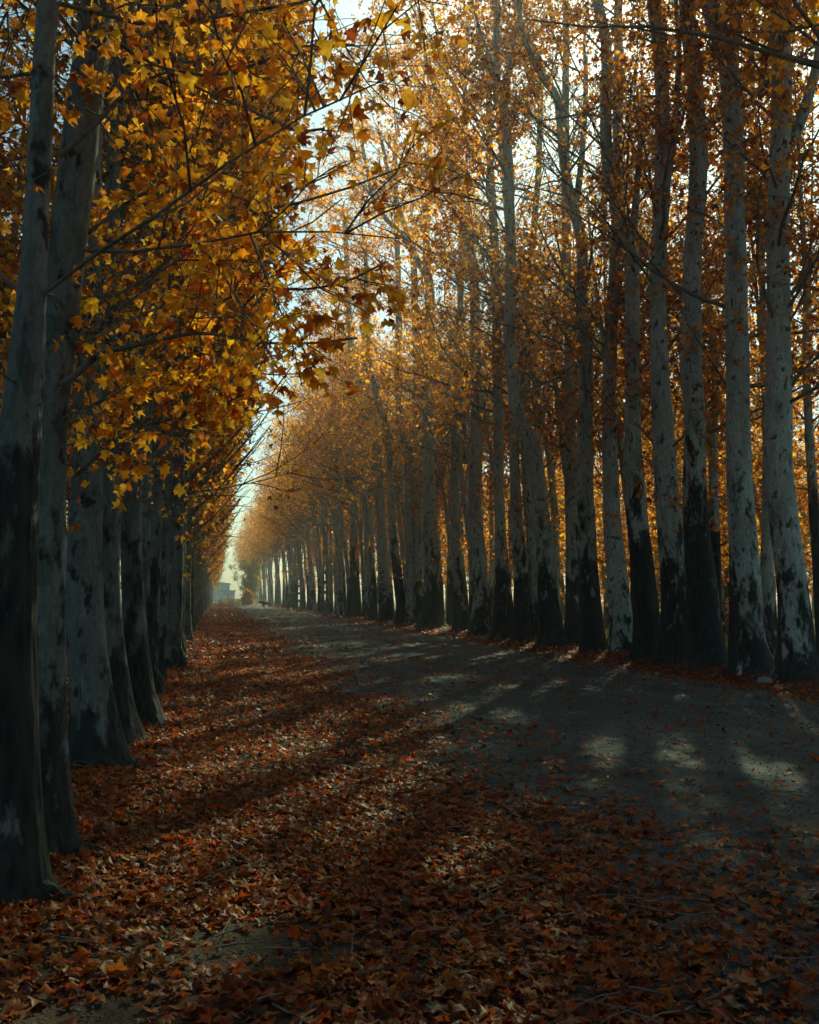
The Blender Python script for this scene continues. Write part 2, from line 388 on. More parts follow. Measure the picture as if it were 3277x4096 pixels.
def build_tree_meshes(tag_, stems, r, zc, n_limb, limb_len, bias, elev, pal, leaf, temps, nb=7, nt_=6, lp=6,
                      sides=12, step=.3, flare=.6, epi=10, droop=.45, top_fade=.55, bl=1.5, tl=.65, low_fade=.75, prune=None, bias2=None, limb_r=1.0, prune_wood=False):
    stems = [np.asarray(s, float) for s in stems]
    tm = trunk_mesh(tag_+'_trunk', stems, sides, step, flare, int(r.integers(1e6)))
    # limb starts spread over the stems' crown part
    S = []; 
    dense = [smooth_path(s, .25) for s in stems]
    pool = np.concatenate([d[d[:, 2] > zc] for d in dense])
    ztop = pool[:, 2].max()
    sel = pool[r.choice(len(pool), n_limb)]
    az = r.uniform(0, 2*math.pi, n_limb)
    el = np.radians(r.uniform(elev[0], elev[1], n_limb))
    zr = (sel[:, 2]-zc)/(ztop-zc)
    d = np.stack([np.cos(az)*np.cos(el), np.sin(az)*np.cos(el), np.sin(el)], 1)+(np.array(bias)[None]*(1-zr)[:, None]+np.array(bias if bias2 is None else bias2)[None]*zr[:, None])
    prof = np.minimum(1, low_fade+zr*1.6)*(1-top_fade*zr)
    ll = limb_len*prof*r.uniform(.6, 1.2, n_limb)
    limbs = wander(sel[:, :3], d, ll, 6, r, .13, .05)
    rad0 = np.minimum(sel[:, 3]*.5, .006+.0095*ll)*limb_r
    LR = rad0[:, None]*np.linspace(1, .28, 6)[None]
    B, W, lpz, ly, ln, ls = spray(limbs, r, nb, bl, nt_, tl, lp, leaf, droop)
    BR = np.linspace(.009, .004, 4)[None].repeat(len(B), 0); WR = np.linspace(.0045, .002, 3)[None].repeat(len(W), 0)
    sc = leaf/.14
    if prune is not None and prune_wood:
        kb = prune(B[:, -1], r) & prune(B[:, 1], r); kw = prune(W[:, -1], r); B, BR, W, WR = B[kb], BR[kb], W[kw], WR[kw]
    mb = MB()
    mb.add_raw(*tubes(limbs, LR, 5)); mb.add_raw(*tubes(B, BR*max(1, sc), 3)); mb.add_raw(*tubes(W, WR*max(1, sc), 3))
    if epi:   # little shoots straight off the bare trunk
        low = dense[0]; low = low[(low[:, 2] > 2.4) & (low[:, 2] < ztop*.8)]
        e = low[r.choice(len(low), epi)]; a2 = r.uniform(0, 6.28, epi)
        ed = np.stack([np.cos(a2), np.sin(a2), r.uniform(.1, .9, epi)], 1)
        E = wander(e[:, :3], ed, r.uniform(.6, 1.5, epi), 5, r, .18, .03)
        mb.add_raw(*tubes(E, np.linspace(.011, .004, 5)[None].repeat(epi, 0), 4))
        B2, W2, p2, y2, n2, s2 = spray(E, r, 3, .5, 3, .4, 2, leaf, droop)
        mb.add_raw(*tubes(B2, np.linspace(.005, .003, 4)[None].repeat(len(B2), 0), 3))
        mb.add_raw(*tubes(W2, np.linspace(.003, .002, 3)[None].repeat(len(W2), 0), 3))
        lpz = np.concatenate([lpz, p2]); ly = np.concatenate([ly, y2]); ln = np.concatenate([ln, n2]); ls = np.concatenate([ls, s2])
    bm = mb.mesh(tag_+'_branchwork', True)
    if prune is not None:
        k = prune(lpz, r); lpz, ly, ln, ls = lpz[k], ly[k], ln[k], ls[k]
    col = pick(pal, len(lpz), r)
    lm = leaves_mesh(tag_+'_crown', lpz, ly, ln, ls, col, temps, r)
    return tm, bm, lm, (lpz, ly, ln, ls, col)
def put_tree(name, meshes, loc, label, group=None, rz=0.0, sc=1.0, mirror=False, bark=None):
    t = thing(name, label, 'tree', loc, rz, group)
    t.scale = (sc, -sc if mirror else sc, sc)
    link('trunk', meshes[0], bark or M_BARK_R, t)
    link('branchwork', meshes[1], M_TWIG, t)
    link('crown', meshes[2], M_LEAF, t)
    return t

# ------------------------------------------------------------------ the setting
def grid_mesh(name, xs, ys, zf):
    X, Y = np.meshgrid(xs, ys); Z = zf(X, Y); ny, nx = X.shape
    idx = np.arange(nx*ny).reshape(ny, nx)
    L = np.stack([idx[:-1, :-1], idx[:-1, 1:], idx[1:, 1:], idx[1:, :-1]], -1)
    return mesh_raw(name, np.stack([X, Y, Z], -1).reshape(-1, 3), L, np.full((nx-1)*(ny-1), 4), True)
def wav(X, Y):
    return .4*np.sin(X*1.9+Y*.33)+.35*np.sin(X*.8-Y*1.27+1)+.25*np.sin(X*3.7+Y*2.9+2)+.2*np.sin(X*5.1-Y*4.3)
def road_left(y): return 2.35+.22*np.sin(y*.55+1)+.16*np.sin(y*1.3)+.1*np.sin(y*2.9)
def road_right(y): return 9.1+.2*np.sin(y*.4)+.12*np.sin(y*1.1+2)
def ground_z(X, Y):
    bank = .16*np.exp(-((X-10.9)/1.1)**2)
    left = .10*np.clip((-X-.2)/1.2, 0, 1)
    near = np.exp(-np.maximum(0, Y-60)/40.0)
    inroad = (X > road_left(Y)-.15) & (X < road_right(Y)+.15)
    z = bank+left+.018*wav(X, Y)*near
    return np.where(inroad, -.05+.0*z, z)
xs = np.concatenate([[-260, -120, -60, -30, -15, -8], np.arange(-5, 14.01, .25), [16, 20, 30, 50, 80, 150, 350]])
ys = np.concatenate([[-80, -40, -20, -8], np.arange(-2, 60, .3), np.arange(60, 150, 3), [170, 200, 250, 320, 400, 470]])
struct('ground', grid_mesh('ground', xs, ys, ground_z), M_EARTH)
us = np.linspace(0, 1, 46); ry = np.concatenate([np.arange(-20, 60, .3), np.arange(60, 370, 4)])
U, YY = np.meshgrid(us, ry); XX = road_left(YY)-.3+(road_right(YY)-road_left(YY)+.6)*U
edge = np.minimum(U, 1-U)*2
ZZ = -.035+.06*np.clip(edge*9, 0, 1)+.03*np.sin(U*math.pi)+.009*wav(XX*1.3, YY*.8)-.03*np.exp(-((U-.3)/.07)**2)*.6-.03*np.exp(-((U-.62)/.07)**2)*.6
idx = np.arange(U.size).reshape(U.shape)
Lq = np.stack([idx[:-1, :-1], idx[:-1, 1:], idx[1:, 1:], idx[1:, :-1]], -1)
struct('road', mesh_raw('road', np.stack([XX, YY, ZZ], -1).reshape(-1, 3), Lq, np.full((U.shape[0]-1)*(U.shape[1]-1), 4), True), M_ROAD)
fx = np.linspace(12.6, 70, 60); fy = np.linspace(4, 130, 120)
struct('field', grid_mesh('field', fx, fy, lambda X, Y: .03+.02*wav(X, Y)), M_FIELD)
def surf_z(X, Y):
    z = ground_z(X, Y); rl, rr = road_left(Y)-.3, road_right(Y)+.3
    u = np.clip((X-rl)/(rr-rl), 0, 1); e = np.minimum(u, 1-u)*2
    zr = -.035+.06*np.clip(e*9, 0, 1)+.03*np.sin(u*math.pi)
    return np.maximum(z, np.where((X > rl) & (X < rr), zr, -9))

# ------------------------------------------------------------------ fallen leaves
def scatter(n, xr, yr, dens, r):
    X = r.uniform(*xr, n); Y = r.uniform(*yr, n)
    k = r.uniform(0, 1, n) < dens(X, Y); return X[k], Y[k]
def bed(X, Y):
    e = road_left(Y)+.25*np.sin(Y*.9+X)-.05
    d = 1/(1+np.exp((X-e)/.30))
    d = d*(.55+.45*np.clip(.5+wav(X*.8, Y*.8), 0, 1))
    bare = np.exp(-(((X-.25)/.75)**2+((Y-4.75)/.42)**2)*1.2)+.8*np.exp(-(((X+.45)/.35)**2+((Y-4.0)/.25)**2))
    d = d*(1-.93*np.clip(bare*1.4, 0, 1))
    loose = .055*(X > e)*(X < 8.5)*(.4+np.clip(wav(X, Y*.7), 0, 1))
    near = .30*np.exp(-np.maximum(0, Y-4.4)/.9)*(X > .3)            # leaves spill across the track in the foreground
    verge = .5*np.exp(-((X-9.4)/.6)**2)+.2*(X > 9.9)
    return np.clip(d+loose+near+verge, 0, 1)
def litter(name, n, xr, yr, size, temps, r, lift=.05):
    X, Y = scatter(n, xr, yr, bed, r); n = len(X)
    z = surf_z(X, Y)+r.uniform(.008, lift, n)
    tilt = r.normal(0, .30, (n, 2)); nr = np.column_stack([tilt, np.ones(n)])
    a = r.uniform(0, 6.283, n); yd = np.column_stack([np.cos(a), np.sin(a), r.normal(0, .25, n)])
    s = size*r.uniform(.6, 1.25, n)
    off = norm(yd)*s[:, None]*-.4
    return X, Y, np.column_stack([X, Y, z])+off, yd, nr, s
r = np.random.default_rng(31)
parts = []
X, Y, p, yd, nr, s = litter('a', 19000, (-2.2, 6.5), (2.6, 9.5), .070, CRISP, r)
# the 300 that show largest are objects of their own
dist = np.hypot(X, Y); inview = (np.abs(np.arctan2(X, Y)-YAW) < .36) & (Y > 3.55)
order = np.argsort(np.where(inview, dist, 1e3))[:300]
keep = np.ones(len(X), bool); keep[order] = False
parts.append((p[keep], yd[keep], nr[keep], s[keep], CRISP))
more = litter('a2', 28000, (-2.2, 4.5), (2.6, 9.5), .062, CRISP, r, .03)
parts.append((*more[2:], CRISP))
b_ = litter('b', 80000, (-2.4, 11), (9.5, 26), .085, CRISP_MID, r); parts.append((*b_[2:], CRISP_MID))
c_ = litter('c', 45000, (-2.6, 11), (26, 75), .15, CRISP_MID, r, .07); parts.append((*c_[2:], CRISP_MID))
d_ = litter('d', 18000, (-2.6, 11), (75, 260), .32, CRISP_MID, r, .08); parts.append((*d_[2:], CRISP_MID))
for kk, (pp, y_, n_, s_, tt) in enumerate(parts):
    o = link('leaf_litter', leaves_mesh('leaf_litter', pp, y_, n_, s_, pick(PAL_LITTER, len(pp), r), tt, r), M_LITTER)
    o['kind'] = 'stuff'
    tag(o, ['loose brown leaves between the big ones on the near leaf bed', 'under layer of rust brown leaves on the near leaf bed', 'rust brown leaves carpeting the avenue before the tenth trunk',
            'rust brown leaves carpeting the middle of the avenue', 'reddish leaves carpeting the far end of the avenue'][kk], 'leaves')
FL = [('rust-red curled plane leaf lying on the leaf bed', (.27, .06, .010)), ('dull brown crumpled plane leaf lying on the leaf bed', (.15, .045, .012)),
      ('pale tan dry plane leaf lying on the leaf bed', (.28, .155, .07)), ('dark chocolate withered plane leaf lying on the leaf bed', (.06, .02, .008)), ('orange brown plane leaf lying on the leaf bed', (.28, .09, .02))]
FM = []
for ci, (lb, c) in enumerate(FL):
    row = []
    for k in range(4):
        T, F = CRISP[(ci*4+k) % 16]
        cc = np.tile(np.array([*c, 1.0])*np.array([*[r.uniform(.85, 1.15)]*3, 1]), (len(T), 1))
        row.append(mesh_raw('fallen_leaf', T, F, np.full(len(F), 3), False, cc))
    FM.append(row)
for q in order:
    ci = int(r.choice(5, p=[.27, .28, .13, .17, .15])); me = FM[ci][int(r.integers(4))]
    o = link('fallen_leaf', me, M_LITTER); yv = norm(yd[q]); xv = norm(np.cross(yv, nr[q])); zv = np.cross(xv, yv)
    from mathutils import Matrix
    mw = Matrix((( *[float(v) for v in (xv[0], yv[0], zv[0])], 0), (*[float(v) for v in (xv[1], yv[1], zv[1])], 0), (*[float(v) for v in (xv[2], yv[2], zv[2])], 0), (0, 0, 0, 1)))
    o.matrix_world = Matrix.Translation(p[q].tolist()) @ mw @ Matrix.Scale(float(s[q]), 4)
    tag(o, FL[ci][0], 'leaf', FL[ci][0].split(' plane')[0]+' leaves on the ground')

# ------------------------------------------------------------------ light gaps in the canopy: where the sun reaches the ground
SD = np.array(sun_dir)
def gap_field(gx, gy):
    """openness of the canopy along the sunbeam that lands at (gx, gy)"""
    g = 0
    for (cx, cy, sx, sy, a) in GAPS: g = g+a*np.exp(-((gx-cx)/sx)**2-((gy-cy)/sy)**2)
    return g
GAPS = []
for (px, py, wx, wy, a) in [(1300, 3040, 500, 130, 1.0), (1250, 3420, 620, 170, 1.0), (700, 3420, 420, 150, .9), (800, 3220, 380, 60, .6), (1700, 3400, 250, 90, .8),
                            (2130, 2775, 170, 28, 1.1), (2440, 3010, 200, 45, 1.1), (1800, 2640, 200, 14, 1.0), (2820, 3040, 150, 95, 1.2), (3120, 3110, 110, 60, 1.0), (2960, 2920, 90, 40, .9), (2650, 2790, 120, 30, .8),
                            (1900, 2860, 160, 30, .9), (1750, 2720, 200, 18, .9), (1350, 2580, 160, 14, .9), (1200, 2510, 140, 9, .9), (1600, 2580, 160, 9, .9), (700, 2900, 200, 40, .8), (1900, 3250, 250, 60, .6), (1150, 2700, 220, 40, 1.0), (1000, 2830, 320, 55, 1.0), (900, 2980, 420, 60, .8), (1500, 2640, 160, 16, .8), (2300, 3080, 110, 25, .7)]:
    g = at_ground(px, py); gx2 = at_ground(px+wx, py); gy2 = at_ground(px, py-wy); gy3 = at_ground(px, py+wy)
    GAPS.append((g[0], g[1], abs(gx2[0]-g[0]), max(.25, abs(gy2[1]-gy3[1])/2), a))
def pruner(loc, rz=0.0, sc=1.0):
    loc = np.array(loc); ca, sa = math.cos(rz)*sc, math.sin(rz)*sc
    def f(P, r):
        Wd = np.column_stack([P[:, 0]*ca-P[:, 1]*sa, P[:, 0]*sa+P[:, 1]*ca, P[:, 2]*sc])+loc; t = Wd[:, 2]/SD[2]; gx = Wd[:, 0]-SD[0]*t; gy = Wd[:, 1]-SD[1]*t
        g = np.clip(gap_field(gx, gy)*1.4*np.clip(.85+1.0*wav(gx*2.1, gy*1.3), .35, 1.3), 0, .985)
        return r.uniform(0, 1, len(P)) > g
    return f

# ------------------------------------------------------------------ right row, nearer trees, each after its own trunk
# (name text, base x, lateral, main stem [(x, y, width)...], extra stems, dark)
RIGHT = [
 ('straight thick pale trunk without a fork, at the open side of the grassy gap', 10.5, [(3192, 2735, 135), (3188, 2600, 132), (3181, 2374, 120), (3132, 1919, 112), (3114, 1400, 97), (3103, 909, 88), (3118, 454, 84), (3116, 0, 80)], [[(3175, 560, 50), (3235, 380, 42), (3277, 200, 36), (3300, 0, 30)]]),
 ('thick trunk bending sharply aside above a dark knot, beside the grassy gap', 10.5, [(3004, 2725, 150), (2998, 2560, 128), (2994, 2374, 120), (2959, 1919, 104), (2942, 1400, 91), (2933, 909, 80), (2936, 454, 84), (2918, 230, 84), (2868, 65, 78), (2835, -40, 72)], [[(2930, 180, 60), (2935, 60, 30), (2930, -60, 24)]]),
 ('thick trunk with a swollen knob high on its side and a dark flared foot', 10.5, [(2830, 2700, 140), (2815, 2500, 128), (2809, 2374, 120), (2778, 2050, 100), (2772, 1724, 88), (2759, 1400, 84), (2774, 1038, 70), (2796, 779, 71), (2802, 552, 76), (2782, 324, 63), (2759, 130, 66), (2746, 0, 64)], [[(2800, 560, 40), (2850, 480, 22), (2900, 330, 16)]]),
 ('grey trunk with a side fork rising from a bulge at mid height', 10.5, [(2705, 2680, 115), (2700, 2500, 112), (2693, 2374, 108), (2667, 2050, 95), (2650, 1724, 84), (2639, 1400, 74), (2639, 1103, 68), (2655, 714, 66), (2645, 389, 56), (2632, 195, 58), (2608, 0, 58)], [[(2655, 760, 50), (2690, 560, 36), (2710, 380, 28), (2716, 150, 22)]]),
 ('pale smooth trunk that kinks aside and splits at a wide fork', 10.5, [(2588, 2660, 105), (2580, 2480, 100), (2571, 2374, 94), (2548, 2050, 76), (2537, 1724, 65), (2538, 1400, 62), (2535, 1200, 60), (2526, 1000, 60), (2472, 844, 56), (2424, 649, 50), (2418, 389, 45), (2423, 195, 45), (2402, 65, 46), (2380, -40, 42)], [[(2524, 1000, 44), (2545, 800, 30), (2560, 600, 24)]]),
 ('trunk with a mossy dark foot, its upper stem straight behind a kinked neighbour', 10.9, [(2490, 2635, 98), (2480, 2500, 88), (2473, 2374, 81), (2452, 2050, 70), (2444, 1724, 62), (2444, 1400, 55), (2456, 1103, 50), (2466, 800, 46), (2470, 584, 42), (2478, 250, 38), (2480, 0, 34)], []),
 ('warm brownish trunk curving far over the road above a leafy bend', 10.5, [(2375, 2620, 96), (2368, 2500, 88), (2363, 2374, 80), (2350, 2050, 68), (2342, 1724, 64), (2339, 1400, 55), (2326, 1233, 52), (2324, 974, 46), (2280, 779, 44), (2255, 620, 36), (2238, 400, 34), (2195, 330, 32), (2141, 240, 26), (2091, 120, 22), (2072, 0, 20)], [[(2300, 860, 30), (2330, 600, 24), (2345, 300, 20)]]),
 ('slim straight grey trunk between the warm brown trunk and the elbowed one', 11.2, [(2298, 2590, 74), (2297, 2374, 60), (2288, 2050, 52), (2280, 1790, 48), (2275, 1400, 42), (2268, 900, 36), (2262, 400, 30), (2260, 0, 26)], []),
 ('pale trunk with a strong elbow at mid height, forked high over the road', 10.3, [(2212, 2600, 98), (2205, 2500, 84), (2193, 2374, 76), (2176, 2150, 72), (2159, 2050, 70), (2141, 1860, 62), (2112, 1755, 60), (2070, 1660, 56), (2052, 1530, 52), (2046, 1400, 50), (2041, 1298, 49), (2047, 1038, 44), (2039, 779, 44), (2034, 649, 42), (2017, 470, 38), (1990, 350, 28), (1982, 195, 26), (1990, 0, 24)], [[(2019, 470, 30), (2028, 310, 22), (2050, 195, 18), (2080, 40, 15)], [(1996, 380, 18), (1968, 250, 14), (1920, 120, 12), (1890, 0, 10)]]),
 ('slender pale trunk tucked close behind the elbowed trunk', 11.0, [(2140, 2570, 58), (2136, 2374, 44), (2122, 2150, 40), (2106, 1950, 38), (2100, 1700, 36), (2112, 1400, 34), (2120, 1100, 30), (2150, 700, 26), (2165, 300, 22)], []),
 ('grey trunk with peeling patches standing before the slender pale trunk', 10.5, [(2086, 2560, 76), (2083, 2374, 60), (2070, 2150, 50), (2062, 1950, 44), (2058, 1700, 40), (2050, 1300, 34), (2030, 900, 30), (2000, 500, 26)], []),
 ('dark based straight trunk crossed by a nest of bare twigs', 10.5, [(2013, 2545, 90), (2010, 2374, 72), (2004, 2150, 50), (1999, 1950, 43), (1996, 1724, 42), (1988, 1400, 42), (1978, 1000, 36), (1962, 600, 30), (1955, 300, 24)], []),
 ('thick grey trunk swept aside in its upper half toward the road', 10.5, [(1926, 2535, 86), (1924, 2374, 70), (1910, 2150, 64), (1900, 2050, 60), (1904, 1724, 50), (1901, 1400, 45), (1897, 1103, 40), (1875, 941, 36), (1842, 779, 34), (1815, 649, 30), (1789, 552, 28), (1768, 440, 22), (1728, 320, 18), (1690, 195, 15)], [[(1818, 640, 24), (1850, 520, 20), (1860, 380, 16)]]),
 ('pale leaning trunk with a slight waist above its dark foot', 10.7, [(1845, 2525, 64), (1838, 2374, 50), (1826, 2150, 42), (1819, 2050, 40), (1819, 1790, 34), (1832, 1530, 30), (1840, 1400, 28), (1846, 1100, 26), (1850, 700, 22)], []),
 ('stout dark footed trunk dividing into two spreading leaders', 10.5, [(1730, 2505, 92), (1734, 2374, 78), (1722, 2150, 60), (1718, 2050, 52), (1713, 1724, 47), (1707, 1400, 42), (1718, 1260, 42), (1720, 1168, 40), (1706, 1060, 34), (1706, 844, 26), (1718, 649, 20), (1722, 400, 15)], [[(1716, 1120, 30), (1650, 1006, 26), (1595, 928, 22), (1530, 857, 18), (1484, 766, 15), (1465, 649, 12)], [(1706, 880, 14), (1680, 740, 12), (1660, 640, 9)]]),
 ('grey trunk with a jog to one side just above head height of the foliage', 10.8, [(1648, 2495, 52), (1647, 2374, 46), (1638, 2050, 38), (1632, 1800, 34), (1606, 1724, 32), (1593, 1530, 30), (1591, 1400, 28), (1596, 1233, 26), (1590, 974, 22), (1580, 600, 18)], []),
 ('plain slim trunk next to the jogged trunk, curving out over the road', 11.2, [(1680, 2500, 44), (1676, 2374, 38), (1672, 1900, 34), (1670, 1660, 32), (1666, 1400, 30), (1660, 1250, 30), (1655, 1038, 26), (1622, 905, 22), (1557, 714, 18), (1530, 584, 14)], []),
 ('pale blue-grey trunk slanting in a long S from a swollen foot', 10.2, [(1600, 2490, 46), (1606, 2420, 46), (1599, 2374, 42), (1577, 2179, 33), (1565, 1984, 28), (1556, 1790, 26), (1546, 1710, 26), (1516, 1625, 26), (1497, 1530, 22), (1475, 1400, 20), (1470, 1250, 18), (1462, 1000, 15)], []),
 ('thick pale trunk bowing out over the road from a dark foot', 10.4, [(1549, 2490, 62), (1538, 2320, 50), (1522, 2050, 38), (1506, 1790, 40), (1478, 1690, 38), (1446, 1595, 32), (1418, 1465, 28), (1405, 1380, 26), (1395, 1200, 22), (1380, 900, 18)], [[(1446, 1600, 16), (1460, 1450, 14), (1465, 1300, 10)]]),
 ('trunk with flat blotched bark in the thick of the far foliage', 10.5, [(1490, 2482, 50), (1480, 2320, 42), (1472, 2000, 36), (1462, 1600, 28), (1450, 1200, 20)], []),
 ('grey trunk leaning away from the bowing trunk beside it', 10.5, [(1425, 2474, 44), (1420, 2300, 38), (1412, 2000, 32), (1405, 1650, 26), (1390, 1300, 18)], []),
]
def px_stem(pts, D, base, last_r=None):
    out = []
    for (x, y, wd) in pts:
        q = at_depth(x, y, D); out.append([q[0]-base[0], q[1]-base[1], q[2]-base[2], wd/FX*D/2])
    return out
for i, (txt, lat, main, extra) in enumerate(RIGHT):
    r = np.random.default_rng(400+i); near = i < 9
    base = at_lateral(main[0][0], lat); D = float(np.dot(base, hf))
    st = px_stem(main, D, base); st[0][2] = -.15
    st[0][0] *= 0; st[0][1] *= 0
    for k in range(1, len(st)):     # sway out of the picture plane as well
        st[k][1] += .10*math.sin(st[k][2]*.5+i)
    tz = max(16.8 if i < 4 else 14.6, st[-1][2]+1.2) + r.uniform(0, 1.4)
    if st[-1][2] < tz-1:
        a = st[-1]; dx = a[0]-st[-2][0]; dz = a[2]-st[-2][2]; n = max(2, int((tz-a[2])/2.2))
        for k in range(1, n+1):
            f = k/n; h = (tz-a[2])*f
            st.append([a[0]+np.clip(dx/dz, -.18, .05)*h+r.normal(0, .12), a[1]+r.normal(0, .12), a[2]+h, max(.02, a[3]*(1-.86*f))])
    stems = [st]
    for e in extra:
        s = px_stem(e, D, base); a = s[-1]; b = s[-2]
        for k in (1, 2):
            s.append([a[0]+(a[0]-b[0])*.5*k, a[1]+r.normal(0, .2), a[2]+1.1*k, a[3]*(.7 if k == 1 else .35)])
        stems.append(s)
    ms = build_tree_meshes('avenue_tree', stems, r, 4.8 if near else 8.0, 28, 4.3 if near else 4.7, (.6, .35, 0) if near else (-.1, .1, 0), (15, 64), PAL_ORANGE if i < 10 or i % 3 == 0 else PAL_GOLD, .13 if near else .15, MID, bias2=(-.4, 0, 0) if near else (-.85, 0, 0),
                           nb=8, nt_=5, lp=6, top_fade=.3 if near else .1, sides=16 if near else 12, step=.22, flare=.55, epi=9, prune=pruner(base))
    put_tree('avenue_tree', ms, base.tolist(), txt, 'right row of avenue trees')

# ------------------------------------------------------------------ left row, nearest trees
LEFT = [
 ('nearest left trunk with a pale forked column and a root creeping into leaves', [(38, 3640, 250), (36, 3300, 225), (32, 2900, 215), (38, 2400, 205), (60, 2000, 185), (86, 1700, 165), (112, 1400, 140), (140, 1000, 105), (165, 500, 95), (190, 0, 88)]),
 ('mottled left trunk beside the nearest one, with a long root over the leaves', [(192, 3440, 190), (190, 3100, 150), (186, 2700, 136), (186, 2400, 132), (192, 2000, 130), (205, 1700, 122), (232, 1400, 132), (272, 1000, 145), (322, 600, 150), (351, 334, 148), (392, 0, 140)]),
 ('smooth broad grey left trunk, third one along the leaf bed', [(400, 3090, 190), (372, 2800, 150), (345, 2500, 138), (337, 2200, 132), (342, 2000, 118), (350, 1700, 110), (352, 1300, 104), (360, 800, 95), (380, 200, 84)]),
 ('narrow grey left trunk with a torn bark scar near its foot', [(485, 2990, 120), (465, 2700, 92), (444, 2400, 80), (442, 2200, 74), (446, 2000, 70), (442, 1700, 66), (446, 1200, 60), (455, 600, 54), (465, 0, 46)]),
 ('pale edged left trunk, fifth one along the leaf bed', [(570, 2905, 130), (548, 2650, 95), (532, 2400, 84), (524, 2200, 80), (526, 2000, 78), (540, 1700, 72), (552, 1200, 66), (562, 600, 60), (568, 0, 52)]),
]
L_BASE = []
for i, (txt, main) in enumerate(LEFT):
    r = np.random.default_rng(700+i)
    base = at_ground(main[0][0], main[0][1]); D = float(np.dot(base, hf)); L_BASE.append((base, D))
    st = px_stem(main, D, base); st[0][2] = -.12; st[0][0] = st[0][1] = 0
    a = st[-1]; tz = 13.5+r.uniform(-1, 1); n = 5
    for k in range(1, n+1):
        f = k/n; h = (tz-a[2])*f
        st.append([a[0]+.06*h+r.normal(0, .07), a[1]+r.normal(0, .07), a[2]+h, max(.015, a[3]*(1-.86*f))])
    stems = [st]
    # a root running out over the ground
    if i < 3:
        a0 = [(.0, .0), (.25, -.05), (.45, -.02), (.7, .05)][:4]
        rr = st[1][3]
        stems.append([[.0+rr*.5, -.02, .16, .055], [rr+.09, -.05, .07, .045], [rr+.22, -.02, .035, .032], [rr+.38, .05, .02, .022], [rr+.52, .06, -.02, .012]])
    ms = build_tree_meshes('avenue_tree', stems, r, 2.5, 24, 2.5, (.22, .0, 0), (-5, 50), PAL_GOLD, .072, FULL if i < 3 else MID,
                           nb=7, nt_=6, lp=4, limb_r=.5, sides=18, step=.2, flare=.5, epi=8, bl=1.2, tl=.55, low_fade=.9)
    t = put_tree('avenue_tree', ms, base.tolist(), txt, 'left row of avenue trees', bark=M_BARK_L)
    if i == 1: NEAR_TREE = t

# long boughs of the near left tree that reach across the picture, with leaves of their own
r = np.random.default_rng(77)
base, D = L_BASE[1]
BOUGHS = [
 [(249, 1543, 6.1, 34), (330, 1475, 6.1, 30), (406, 1412, 6.1, 26), (500, 1392, 6.1, 23), (580, 1372, 6.1, 20), (754, 1336, 6.2, 17), (880, 1340, 6.2, 12), (1050, 1370, 6.3, 9), (1250, 1372, 6.3, 7), (1430, 1352, 6.4, 5)],
 [(580, 1372, 6.1, 16), (700, 1290, 6.3, 13), (860, 1215, 6.4, 11), (1030, 1160, 6.5, 8), (1240, 1155, 6.6, 6), (1400, 1120, 6.6, 5), (1540, 1050, 6.7, 4)],
 [(300, 1905, 6.6, 16), (400, 1810, 6.6, 16), (481, 1694, 6.6, 15), (520, 1600, 6.6, 13), (620, 1530, 6.6, 10), (740, 1440, 6.6, 7), (900, 1400, 6.6, 5)],
 [(239, 625, 6.0, 24), (390, 490, 6.0, 21), (470, 400, 6.0, 18), (557, 350, 6.0, 16), (668, 290, 6.0, 13), (800, 356, 6.0, 10), (1000, 440, 6.0, 8), (1180, 520, 6.0, 5), (1300, 515, 6.0, 4)],
 [(378, -20, 5.8, 22), (423, 128, 5.8, 19), (500, 190, 5.8, 16), (600, 250, 5.8, 13), (690, 280, 5.9, 10), (860, 300, 5.9, 8), (1040, 250, 6.0, 7), (1180, 190, 6.0, 5), (1420, 180, 6.0, 4)],
 [(280, 1000, 6.3, 16), (420, 880, 6.4, 13), (600, 760, 6.5, 10), (800, 740, 6.5, 8), (950, 790, 6.5, 6), (1120, 860, 6.6, 4)],
 [(470, 1720, 6.7, 10), (640, 1690, 6.9, 9), (800, 1640, 7.0, 7), (930, 1600, 7.1, 5), (1010, 1560, 7.1, 4)],
]
allP = []
for bi, bgh in enumerate(BOUGHS):
    pts = []
    for (x, y, d, wd) in bgh:
        q = at_depth(x, y, d)-base; pts.append([*q, wd/FX*d/2])
    sp = smooth_path(pts, .06)
    mb = MB(); mb.add_raw(*tubes(sp[None, :, :3], sp[None, :, 3], 8))
    o = link('branch', mb.mesh('branch', True), M_TWIG, NEAR_TREE)
    K = 12; ii = np.linspace(0, len(sp)-1, K).astype(int); allP.append(sp[ii, :3])
allP = np.array(allP)
B, W, lp_, ly, ln, ls = spray(allP, r, 12, .5, 5, .3, 4, .076, .5, .12)
mb = MB(); mb.add_raw(*tubes(B, np.linspace(.006, .003, 4)[None].repeat(len(B), 0), 4)); mb.add_raw(*tubes(W, np.linspace(.003, .0016, 3)[None].repeat(len(W), 0), 3))
link('twig_spray', mb.mesh('twig_spray', True), M_TWIG, NEAR_TREE)
k = r.permutation(len(lp_)); nI = min(300, len(k))
one, rest = k[:nI], k[nI:]
LEAFM = []
for ci, c in enumerate(PAL_GOLD[0]):
    for q in range(3):
        T, F = FULL[(ci*3+q) % 10]
        LEAFM.append(mesh_raw('leaf', T, F, np.full(len(F), 3), False, np.tile(np.array([*c, 1.0]), (len(T), 1))))
pw = np.repeat(np.array(PAL_GOLD[1])/3, 3); pw = pw/pw.sum()
